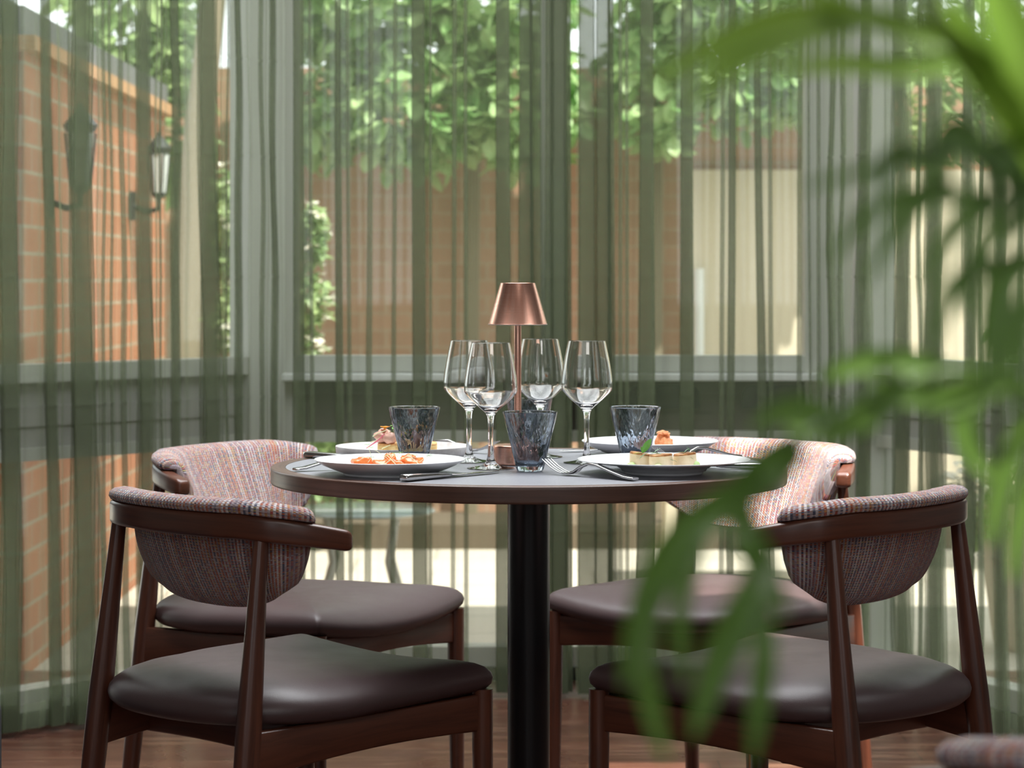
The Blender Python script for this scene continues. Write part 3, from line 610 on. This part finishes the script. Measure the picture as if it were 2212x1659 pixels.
for i, (x, y, lab) in enumerate(GL):
    o = wg if i == 0 else copy_tree(wg); o.location = (x, y, ZT+.0002); o.rotation_euler.z = i*1.3; o['label'] = lab
# ------------------------------------------------------------------ tumblers
def tumbler():
    t = thing('water_tumbler', '', 'tumbler', (0,0,0), 0, 'smoky glass tumblers')
    outer = smoothprof([(.0195, .0004), (.0218, .004), (.0245, .015), (.0300, .038), (.0355, .060), (.0405, .080), (.0432, .0925), (.0434, .0945)])
    inner = smoothprof([(.0405, .0947), (.0395, .0920), (.0365, .078), (.0315, .057), (.0262, .036), (.0215, .0145), (.0150, .0095), (.0006, .0090)])
    MB().lathe([(.0006, .0014), (.0150, .0010)] + outer + inner, seg=80, caps=False).build('tumbler_glass', 'smoke', t)
    return t
tb = tumbler()
for i, (x, y, s, lab) in enumerate([(.0286, 3.89, 1, 'smoky blue-grey tumbler at the front of the table, before the lamp'), (-.160, 4.028, .975, 'smoky tumbler between the two left hand plates'),
                         (.2020, 4.035, .975, 'smoky tumbler between the two right hand plates'), (.0300, 4.305, .95, 'smoky tumbler at the back, half hidden behind the lamp and a wine glass')]):
    o = tb if i == 0 else copy_tree(tb); o.location = (x, y, ZT+.0002); o.rotation_euler.z = i*1.1; o.scale = (s, s, 1); o['label'] = lab
# ------------------------------------------------------------------ plates
def plate(label, x, y, prof, mat, name='plate'):
    o = MB().lathe(prof, seg=96, caps=False).build(name, mat); o.location = (x, y, ZT+.0003); return tag(o, label, 'plate', 'plates of food on the table')
coupe = [(.001, .0022), (.066, .0020), (.069, 0), (.072, 0), (.073, .003), (.088, .0085), (.104, .0150), (.1165, .0222), (.1180, .0238), (.1172, .0246), (.1150, .0242), (.103, .0180), (.086, .0110), (.068, .0068), (.03, .0060), (.001, .0060)]
plate('white coupe plate at front left holding orange salmon pieces', -.190, 3.826, coupe, 'porcelain')
plate('white plate at back right with a fried crisp on it', .238, 4.240, [(r, z*1.06) for r, z in coupe], 'porcelain')
plate('wide white plate at front right holding three scallops', .2377, 3.849,
      [(.001, .0020), (.056, .0018), (.058, 0), (.061, 0), (.062, .0035), (.066, .0045), (.068, .0080), (.0715, .0095), (.076, .0125), (.10, .0160), (.1335, .0205), (.1355, .0218), (.1348, .0228), (.132, .0226), (.10, .0190), (.078, .0160), (.068, .0100), (.055, .0078), (.001, .0075)], 'porcelain')
plate('pale stoneware plate with an upright rim at back left, under the garnished toast', -.187, 4.222, [(.001, .0010), (.108, .0010), (.1125, .0025), (.1150, .0070), (.1160, .0165), (.1156, .0180), (.1140, .0180), (.1130, .0165), (.1115, .0075), (.107, .0045), (.001, .0042)], 'stoneware')
# ------------------------------------------------------------------ food
def blob(name, mat, parent, c, r, seed, amp=.18, freq=60, sq=1.0, rot=0, seg=20):
    mb = MB(); rings = []; cr, sr = math.cos(rot), math.sin(rot)
    for i in range(1, 13):
        th = PI*i/13; ring = []
        for k in range(seg):
            ph = 2*PI*k/seg
            d = Vector((math.sin(th)*math.cos(ph), math.sin(th)*math.sin(ph), -math.cos(th)))
            d = Vector([math.copysign(abs(q)**sq, q) for q in d])
            a = 1+amp*mnoise.noise(d*1.7+Vector((seed*3.1, seed, 0)))
            x, y, z = d.x*r[0]*a, d.y*r[1]*a, d.z*r[2]*a
            ring.append(Vector((c[0]+x*cr-y*sr, c[1]+x*sr+y*cr, c[2]+z)))
        rings.append(ring)
    return mb.loft(rings).build(name, mat, parent)
def leafblade(mb, p, d, L, wd, up=Vector((0,0,1)), curl=.3, n=6):
    p = Vector(p); d = Vector(d).normalized(); x = d.cross(up)
    x = x.normalized() if x.length > .01 else Vector((1,0,0)); u2 = x.cross(d); b = len(mb.v)
    for i in range(n+1):
        f = i/n; q = p+d*L*f+u2*(-curl*L*f*f); w_ = wd*math.sin(PI*min(1, f*.92+.06))**.8
        for s in (-1, 0, 1): mb.v.append(tuple(q+x*w_*s+u2*(abs(s)*w_*.25)))
    for i in range(n):
        for s in (0, 1): a = b+i*3+s; mb.f.append((a, a+1, a+4, a+3)); mb.uv.append(((i/n, s), (i/n, s+1), ((i+1)/n, s+1), ((i+1)/n, s)))
rng = random.Random(8)
# salmon pieces
pz = ZT+.0062
SAL = [(782, .0000, .020, .016), (806, .010, .012, .012), (822, -.010, .019, .013), (842, .012, .013, .019), (858, -.008, .020, .013), (884, .010, .015, .018), (893, -.006, .022, .016), (872, .002, .012, .010)]
for i, (px, dy, r, h) in enumerate(SAL):
    Y = 3.826+dy; X = (px-CX)/FPX*Y; h *= .72
    o = blob('salmon_piece', 'salmon', None, (0,0,0), (r*.85, r*.7, h), i+1, .35, sq=.8, rot=i*.7); o.location = (X, Y, pz+h*.78+.0005)
    tag(o, 'glossy orange cured salmon piece, one of the heap on the front left plate', 'salmon', 'salmon pieces on the front left plate')
t = thing('microgreens', 'fine green sprouts scattered over the orange salmon', 'garnish', (-.19, 3.815, pz+.018)); st = MB(); lf = MB()
for px, h, lean in ((805, .036, -.004), (822, .014, .006), (838, .020, .01), (852, .014, .012), (868, .018, -.006), (880, .014, .006), (905, .015, .008), (912, .013, .006), (795, .010, .003), (846, .030, -.016)):
    X = (px-CX)/FPX*3.81+.19; a = Vector((X, rng.uniform(-.008, .004), -.004)); h *= .75; b = a+Vector((lean, rng.uniform(-.004,.004), h*.55)); c = a+Vector((lean*2, 0, h))
    st.tube([a, b, c], .0004, 5)
    for k in (-1, 1): leafblade(lf, c, (k, .2, .3), .0058, .0027)
for px, a, b in ((815, .004, .030), (860, -.002, .034), (872, .012, -.030)):
    X = (px-CX)/FPX*3.80+.19; st.tube([(X, -.012, a*.3), (X+b*.5, -.018, .008), (X+b, -.014, -.008)], .00055, 5)
st.build('stalk', 'sprout', t); lf.build('leaflet', 'herb', t, smooth=False)
# scallops
sc_t = []
for px, dy, zz, tilt, lab in ((1385, .010, 0, -.16, 'left seared scallop, with the upright green leaf on it'), (1427, -.018, 0, .06, 'middle seared scallop, nearest of the three'), (1478, .004, 0, .10, 'right seared scallop on the wide white plate')):
    Y = 3.842+dy; X = (px-CX)/FPX*Y
    t = thing('scallop', lab, 'scallop', (X, Y, ZT+.0082), 0, 'scallops on the front right plate')
    rr = .0182; mb = MB(); seg = 28; hh = .023
    def ring(r, z): return [Vector((r*(1+.04*math.sin(3*k*2*PI/seg+px))*math.cos(k*2*PI/seg), r*.9*math.sin(k*2*PI/seg), z+tilt*r*math.cos(k*2*PI/seg)*(z/hh))) for k in range(seg)]
    mb.loft([ring(.004, 0), ring(rr*.93, 0), ring(rr*1.02, .003), ring(rr*1.04, hh*.5), ring(rr, hh*.88), ring(rr*.98, hh*.93)]).build('flesh', 'scallop', t)
    MB().loft([ring(rr*.99, hh*.90), ring(rr*.99, hh*.96), ring(rr*.92, hh*1.03), ring(rr*.5, hh*1.06), ring(.001, hh*1.03)]).build('seared_top', 'sear', t)
t = thing('herb_garnish', 'green sage leaf and rosemary sprigs laid over the scallops', 'garnish', (.233, 3.842, ZT+.030)); lf = MB(); dk = MB()
X0 = .233; S_ = 3.842/FPX
leafblade(lf, ((1387-CX)*S_-X0, -.004, .003), (.65, .1, 1), .026, .0052, Vector((0,1,0)), .1)
leafblade(lf, ((1388-CX)*S_-X0, -.004, .002), (-1, -.2, .25), .014, .002); leafblade(lf, ((1388-CX)*S_-X0, .002, .003), (-.25, 0, 1), .010, .0016, Vector((0,1,0)))
for a, b, l in (((1396, .000), (1, -.3, .10), .020), ((1412, -.008), (1, -.6, -.05), .022), ((1400, -.006), (-1, -.3, -.35), .016), ((1414, .002), (.5, .2, .5), .010), ((1470, -.002), (1, -.2, -.25), .020), ((1484, .002), (1, .1, .45), .014),
                ((1478, .0), (.7, .2, .8), .010), ((1490, .002), (-.3, .1, 1), .009), ((1420, -.016), (-1, -.1, .1), .012), ((1460, -.022), (-.8, -.1, .5), .012), ((1462, .0), (1, .1, .12), .018)):
    z = -.010 if a[0] == 1460 else .0035; leafblade(dk, ((a[0]-CX)*S_-X0, a[1]-.004, z), b, l*1.1, .0027, curl=.25)
lf.build('sage_leaf', 'herb', t, smooth=False); dk.build('rosemary_sprig', 'darkherb', t, smooth=False)
for i, (px, dy, s, m_, lab) in enumerate(((1364, -.004, .008, 'puree', 'dab of pale green puree at the left of the scallops'), (1500, .0, .0095, 'puree', 'dab of pale green puree at the right of the scallops'), (1422, -.040, .008, 'puree', 'dab of pale green puree before the middle scallop'))):
    Y = 3.842+dy; o = blob('puree_dab', m_, None, (0,0,0), (s, s*.8, s*.7), i+20); o.location = ((px-CX)/FPX*Y, Y, ZT+.0082+s*.55); tag(o, lab, 'puree', 'green puree dabs around the scallops')
cr_ = MB()
for px, dy, s in ((1368, -.022, .0022), (1398, -.036, .002), (1404, -.036, .0018), (1458, -.036, .0024), (1466, -.034, .003), (1474, -.038, .0026), (1484, -.036, .003), (1492, -.036, .0026), (1500, -.034, .002)):
    Y = 3.842+dy; X = (px-CX)/FPX*Y-.233; cr_.loft([[Vector((X+s*math.sin(th)*math.cos(k), dy+s*math.sin(th)*math.sin(k), s*.3-s*math.cos(th))) for k in (0, 1.05, 2.1, 3.14, 4.2, 5.25)] for th in (.2, 1, 1.7, 2.4, 2.95)])
o = cr_.build('crumbs', 'redbit'); o.location = (.233, 3.842, ZT+.0102); tag(o, 'reddish brown crumbs scattered in front of the scallops', 'crumbs', kind='stuff')
# back left dish: toast, parfait and flowers
t = thing('toast', 'thick slice of toasted bread on the stoneware plate', 'toast', (-.178, 4.185, ZT+.0048))
mb = MB(); P = rrect(.050, .034, .012, 4)
mb.loft([[Vector((x*s, y*s, z)) for x, y in P] for s, z in ((.97, 0), (1, .002), (1, .0165), (.985, .0185))]).build('crumb', 'bread', t)
MB().loft([[Vector((x*s, y*s, z)) for x, y in P] for s, z in ((.99, .0183), (.995, .0200), (.95, .0212))]).build('toasted_top', 'toast', t)
Z2 = ZT+.0263
def P2(px, Y=4.175): return (px-CX)/FPX*Y
o = blob('parfait', 'pate', None, (0,0,0), (.014, .013, .0125), 31, .35); o.location = (P2(828), 4.170, Z2+.0105); tag(o, 'pink parfait quenelle on the left end of the toast', 'parfait', 'parfait on the toast')
o = blob('parfait', 'pate', None, (0,0,0), (.012, .012, .011), 33, .3); o.location = (P2(843), 4.158, Z2+.0095); tag(o, 'smaller pink parfait piece touching the tumbler side of the toast', 'parfait', 'parfait on the toast')
o = blob('parfait', 'pate', None, (0,0,0), (.015, .013, .012), 35, .3); o.location = (P2(905), 4.170, Z2+.010); tag(o, 'parfait piece seen through the left tumbler', 'parfait', 'parfait on the toast')
def flower(px, dz, mat, label, r=.010):
    t = thing('edible_flower', label, 'flower', (P2(px), 4.165, Z2+dz), 0, 'edible flowers on the toast'); mb = MB()
    for k in range(5): a = k*2*PI/5+px; leafblade(mb, (0,0,0), (math.cos(a), math.sin(a), .55), r, r*.42, curl=.15)
    mb.build('petals', mat, t, smooth=False); blob('flower_centre', 'yellowpetal', t, (0,0,.0012), (r*.2,)*3, 3)
flower(832, .0245, 'petal', 'orange edible flower on top of the pink parfait'); flower(886, .022, 'petal', 'orange edible flower seen through the left tumbler', .011); flower(917, .026, 'petal', 'orange edible flower at the right end of the toast', .011)
flower(882, .010, 'yellowpetal', 'yellow petal flower low on the toast behind the tumbler'); flower(911, .016, 'yellowpetal', 'yellow petal flower at the right of the toast behind the tumbler', .008)
t = thing('microgreens', 'green cress and a pink stem hanging off the toast', 'garnish', (P2(850), 4.165, Z2+.018)); st = MB(); pk = MB(); lf = MB()
pk.tube([(-.014, -.012, -.002), (-.027, -.014, -.014), (-.045, -.014, -.026)], [.0011, .0014, .0007], 6)
st.tube([(-.012, -.012, .004), (-.026, -.012, -.001), (-.034, -.012, -.006)], .0008, 5); st.tube([(-.012, -.008, -.001), (-.028, -.01, -.013), (-.038, -.012, -.016)], .0008, 5); st.tube([(-.004, -.02, -.020), (-.018, -.026, -.026)], .0008, 5)
for k in range(12): leafblade(lf, (rng.uniform(-.006,.014), rng.uniform(-.012,.008), rng.uniform(0,.012)), (rng.uniform(-1,1), rng.uniform(-1,.4), rng.uniform(.1,1)), .008, .003)
pk.build('pink_stem', 'pinkstem', t); st.build('stalk', 'sprout', t); lf.build('leaflet', 'herb', t, smooth=False)
# back right dish
def crisp(label, px, Y, r, seed):
    o = blob('crisp', 'crisp', None, (0,0,0), r, seed, .45); o.location = ((px-CX)/FPX*Y, Y, ZT+.0072+r[2]*.85); return tag(o, label, 'crisp', 'fried crisps on the back right plate')
crisp('tall orange fried crisp on the back right plate', 1434, 4.20, (.0145, .010, .018), 41)
o = blob('crisp', 'crisp', None, (0,0,0), (.0100, .007, .0034), 44, .5); o.location = ((1433-CX)/FPX*4.20, 4.197, ZT+.0420); tag(o, 'thin curled crisp lying on top of the tall orange crisp', 'crisp', 'fried crisps on the back right plate')
o = blob('parfait', 'brownball', None, (0,0,0), (.018, .016, .014), 46, .2); o.location = ((1388-CX)/FPX*4.20, 4.20, ZT+.0072+.013); tag(o, 'brown rounded parfait seen through the right tumbler', 'parfait')
# ------------------------------------------------------------------ cutlery
def strip(mb, P, W, th):      # P: centre points, W: half widths
    P = [Vector(p) for p in P]; rings = []
    for i, p in enumerate(P):
        d = (P[min(i+1, len(P)-1)]-P[max(i-1, 0)]).normalized(); x = d.cross(Vector((0,0,1))).normalized(); y = x.cross(d)
        t_ = th[i] if isinstance(th, list) else th
        rings.append([p+x*a+y*b for a, b in rrect(W[i], t_, min(W[i], t_)*.8, 2)])
    mb.loft(rings)
def put(t, A, B):
    A = Vector(A); B = Vector(B); t.location = (A.x, A.y, ZT+.0003); t.rotation_euler.z = math.atan2(B.y-A.y, B.x-A.x); L = (B-A).length; t.scale = (L/.2, 1, 1)
def knife(label, A, B):
    t = thing('table_knife', label, 'knife', (0,0,0), 0, 'table knives')
    h = MB(); strip(h, [(0,0,.0056), (.0015,0,.0057), (.005,0,.0058), (.014,0,.0058), (.06,0,.0052), (.088,0,.0044), (.096,0,.0038)], [.0058,.0080,.0092,.0094,.0078,.0064,.0035], [.0034,.0048,.0054,.0054,.0044,.0034,.0022]); h.build('handle', 'steel', t)
    b = MB(); strip(b, [(.094,0,.0038), (.105,0,.0034), (.13,-.0005,.0030), (.17,-.0005,.0028), (.192,.001,.0026), (.2,.003,.0026)], [.0030,.0072,.0088,.0085,.0055,.0008], [.0015,.0011,.0010,.0009,.0007,.0005]); b.build('blade', 'steel', t)
    put(t, A, B); return t
def fork(label, A, B, hi=1.0):
    t = thing('table_fork', label, 'fork', (0,0,0), 0, 'table forks')
    h = MB(); strip(h, [(0,0,.0032), (.003,0,.0034), (.02,0,.0048), (.05,0,.0110*hi), (.085,0,.0190*hi), (.105,0,.0200*hi), (.120,0,.0150*hi), (.132,0,.0070), (.142,0,.0034), (.150,0,.0030), (.156,0,.0034)],
                    [.0070,.0092,.0090,.0072,.0050,.0042,.0044,.0074,.0108,.0118,.0118], [.0016,.0018,.0018,.0017,.0019,.0020,.0018,.0014,.0012,.0011,.0010]); h.build('handle', 'steel', t)
    for k in range(4):
        y = (-.0098+k*.00655); m_ = MB(); strip(m_, [(.154,y,.0034), (.165,y,.0058), (.180,y*.98,.0115), (.193,y*.97,.0185), (.200,y*.97,.0225)], [.0019,.0017,.0015,.0012,.0006], .0008); m_.build('tine', 'steel', t)
    put(t, A, B); return t
knife('steel knife lying at the front edge of the table, right of the salmon plate', (-.164, 3.686), (-.018, 3.862))
knife('steel knife whose handle shows left of the stoneware plate', (-.352, 4.182), (-.168, 4.068))
knife('dark steel knife at the back of the table, right of the lamp', (.262, 4.368), (.082, 4.312))
knife('steel knife at the right edge of the table, beyond the scallop plate', (.408, 3.915), (.244, 3.998))
fork('steel fork at the front edge of the table, tines up beside the front tumbler', (.186, 3.702), (.054, 3.845))
fork('steel fork whose handle shows left of the salmon plate', (-.3440, 3.884), (-.192, 3.972))
fork('steel fork at the back left, tines raised beside the lamp base', (-.205, 4.383), (-.026, 4.272))
fork('steel fork in front of the back right plate, tines behind the scallops', (.388, 4.190), (.240, 4.092))
# ------------------------------------------------------------------ foreground palm on the right
t = thing('potted_palm', 'blurred green palm close to the camera, its fronds arching in from the right', 'palm', (.52, 1.12, 0))
O = Vector(t.location)
MB().lathe([(.001, 0), (.10, 0), (.105, .01), (.135, .26), (.14, .28), (.128, .28), (.12, .25), (.001, .25)], seg=40, caps=False).build('pot', 'black', t)
WF = 1.3
def frond(rach, leaves, mat='palm'):
    """rach: px points of the rib; leaves: list of (px points, width px)"""
    mb = MB()
    if rach:
        P = [at(x, y, d)-O for x, y, d in rach]; mb.tube(catmull(P, 4), .0016, 6)
    for pts, wd in leaves:
        P = catmull([at(x, y, d)-O for x, y, d in pts], 5); n_ = len(P); b = len(mb.v); mean = sum(p[2] for p in pts)/len(pts); hw = wd*WF/2/FPX*mean
        for i, p in enumerate(P):
            f = i/(n_-1); d = (P[min(i+1, n_-1)]-P[max(i-1, 0)]).normalized(); x = d.cross(Vector((0, 1, 0))).normalized()
            w_ = hw*max(.04, math.sin(PI*min(1, .12+.88*f))**.65)
            for s in (-1, -.5, 0, .5, 1): mb.v.append(tuple(p+x*w_*s+Vector((0, -1, .3))*abs(s)*w_*.35))
        for i in range(n_-1):
            for s in range(4): a = b+i*5+s; mb.f.append((a, a+1, a+6, a+5)); mb.uv.append(((i/n_, s/4), (i/n_, (s+1)/4), ((i+1)/n_, (s+1)/4), ((i+1)/n_, s/4)))
    o = mb.build('frond', mat, t, smooth=False); o.data.polygons.foreach_set('use_smooth', [True]*len(o.data.polygons))
    return o
# stems rise from the pot
for k, (x, y, d) in enumerate(((2330, 560, .885), (2300, 900, 1.0), (2360, 300, .985))):
    tip = at(x, y, d)-O; MB().tube(catmull([(.01*k, 0, .24), (.02*k-.01, -.02, .6), tip], 6), [.007]*12+[.005], 8).build('stem', 'palm', t)
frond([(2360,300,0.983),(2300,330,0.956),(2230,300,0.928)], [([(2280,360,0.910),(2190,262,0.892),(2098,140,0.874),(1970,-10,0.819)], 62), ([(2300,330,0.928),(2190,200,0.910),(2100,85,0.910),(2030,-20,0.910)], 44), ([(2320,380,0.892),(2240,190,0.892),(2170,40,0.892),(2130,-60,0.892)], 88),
       ([(2300,500,0.910),(2230,330,0.910),(2150,210,0.910),(2060,140,0.910)], 70), ([(2320,420,0.910),(2250,200,0.910),(2215,30,0.910)], 60)], 'palm_lit')
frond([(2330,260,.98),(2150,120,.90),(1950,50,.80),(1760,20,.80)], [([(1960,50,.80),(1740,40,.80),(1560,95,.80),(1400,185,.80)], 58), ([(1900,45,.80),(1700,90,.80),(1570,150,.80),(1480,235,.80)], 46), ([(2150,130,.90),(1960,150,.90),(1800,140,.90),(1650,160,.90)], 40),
       ([(2100,110,.90),(1980,75,.90),(1850,30,.90),(1730,-30,.90)], 40)], 'palm_lit')
WF = .92
frond([(2330,560,0.882),(2200,420,0.840),(2080,330,0.840),(1960,320,0.840)], [([(2060,330,0.840),(1960,345,0.840),(1860,372,0.840),(1720,410,0.840)], 36), ([(1990,330,0.840),(1940,335,0.840),(1910,370,0.840),(1895,420,0.840)], 52), ([(2000,325,0.840),(1990,345,0.840),(2000,380,0.840),(2015,420,0.840)], 44),
       ([(2140,370,0.840),(2080,290,0.840),(2040,310,0.840),(2050,440,0.840)], 70), ([(2150,430,0.840),(2010,430,0.840),(1930,500,0.840),(1870,620,0.840)], 54), ([(2060,400,0.840),(1930,430,0.840),(1850,490,0.840),(1790,570,0.840)], 44),
       ([(2200,430,0.840),(2090,470,0.840),(2030,540,0.840),(2000,640,0.840)], 58), ([(2230,480,0.840),(2150,500,0.840),(2100,580,0.840),(2085,690,0.840)], 56), ([(2250,470,0.840),(2180,350,0.840),(2150,330,0.840),(2130,480,0.840)], 66)])
frond([(2300,640,0.840),(2220,560,0.840),(2150,560,0.840)], [([(2240,560,0.840),(2170,600,0.840),(2140,720,0.840),(2130,880,0.840)], 84), ([(2260,600,0.840),(2210,680,0.840),(2190,800,0.840),(2200,940,0.840)], 60), ([(2200,560,0.840),(2080,600,0.840),(2030,680,0.840),(2010,790,0.840)], 52), ([(2260,520,0.840),(2220,420,0.840),(2190,420,0.840),(2190,560,0.840)], 60)])
WF = 1.25
frond([(2300,900,1.0),(2180,820,.98),(2050,800,.97),(1900,850,.96),(1760,930,.90),(1640,1040,.88)],
      [([(2180,820,.98),(2060,860,.98),(1980,860,.98),(1880,820,.98)], 56), ([(2050,800,.97),(1940,780,.97),(1840,790,.97),(1760,830,.97)], 44), ([(1960,830,.96),(1850,905,.96),(1760,920,.96),(1660,880,.96)], 66), ([(1800,900,.90),(1740,880,.90),(1680,890,.90),(1620,930,.90)], 40),
       ([(1730,960,.90),(1680,1000,.88),(1620,1050,.88),(1560,1110,.88)], 74), ([(1640,1040,.88),(1500,1140,.86),(1410,1270,.86),(1345,1490,.86)], 74), ([(1600,1070,.88),(1610,1150,.86),(1650,1240,.86),(1700,1330,.86)], 58),
       ([(1660,1200,.86),(1625,1290,.85),(1560,1410,.85),(1495,1600,.85)], 70), ([(1520,1160,.86),(1475,1280,.85),(1470,1380,.85),(1482,1490,.85)], 34), ([(1420,1260,.86),(1390,1420,.85),(1410,1540,.85),(1440,1650,.85)], 42), ([(1640,1270,.86),(1650,1400,.85),(1640,1520,.85),(1625,1650,.85)], 44),
       ([(2120,860,.98),(2080,900,.98),(2100,980,.98),(2150,1040,.98)], 44)])
WF = .9
frond([(2300,900,1.0),(2260,950,1.0)], [([(2280,900,1.0),(2200,950,1.0),(2160,1060,1.0),(2140,1180,1.0)], 60), ([(2290,980,1.0),(2230,1050,1.0),(2200,1150,1.0),(2190,1260,1.0)], 50)])
# ------------------------------------------------------------------ dark armchair just entering the picture on the left
t = thing('armchair', 'dark grey armchair cut off by the left edge of the view', 'armchair', (-1.02, 3.9, 0))
AX = lambda px, Y: (px-CX)/FPX*Y
x1 = AX(14, 3.9)+1.02
MB().tube([(x1-.020, .0, .898-.02), (x1-.09, .0, .90-.02), (x1-.40, 0, .90-.02)], [.018, .020, .020], 16).build('top_roll', 'navy', t)
MB().box((x1-.44, -.035, .42), (x1-.035, .035, .885)).build('backrest', 'navy', t, bevel=.02)
MB().box((x1-.46, -.52, .16), (x1-.010, .04, .40)).build('seat', 'navy', t, bevel=.03)
for sx in (x1-.43, x1-.06):
    for sy in (-.48, 0): MB().tube([(sx, sy, .17), (sx, sy, 0)], .016, 10).build('leg', 'blackmetal', t)
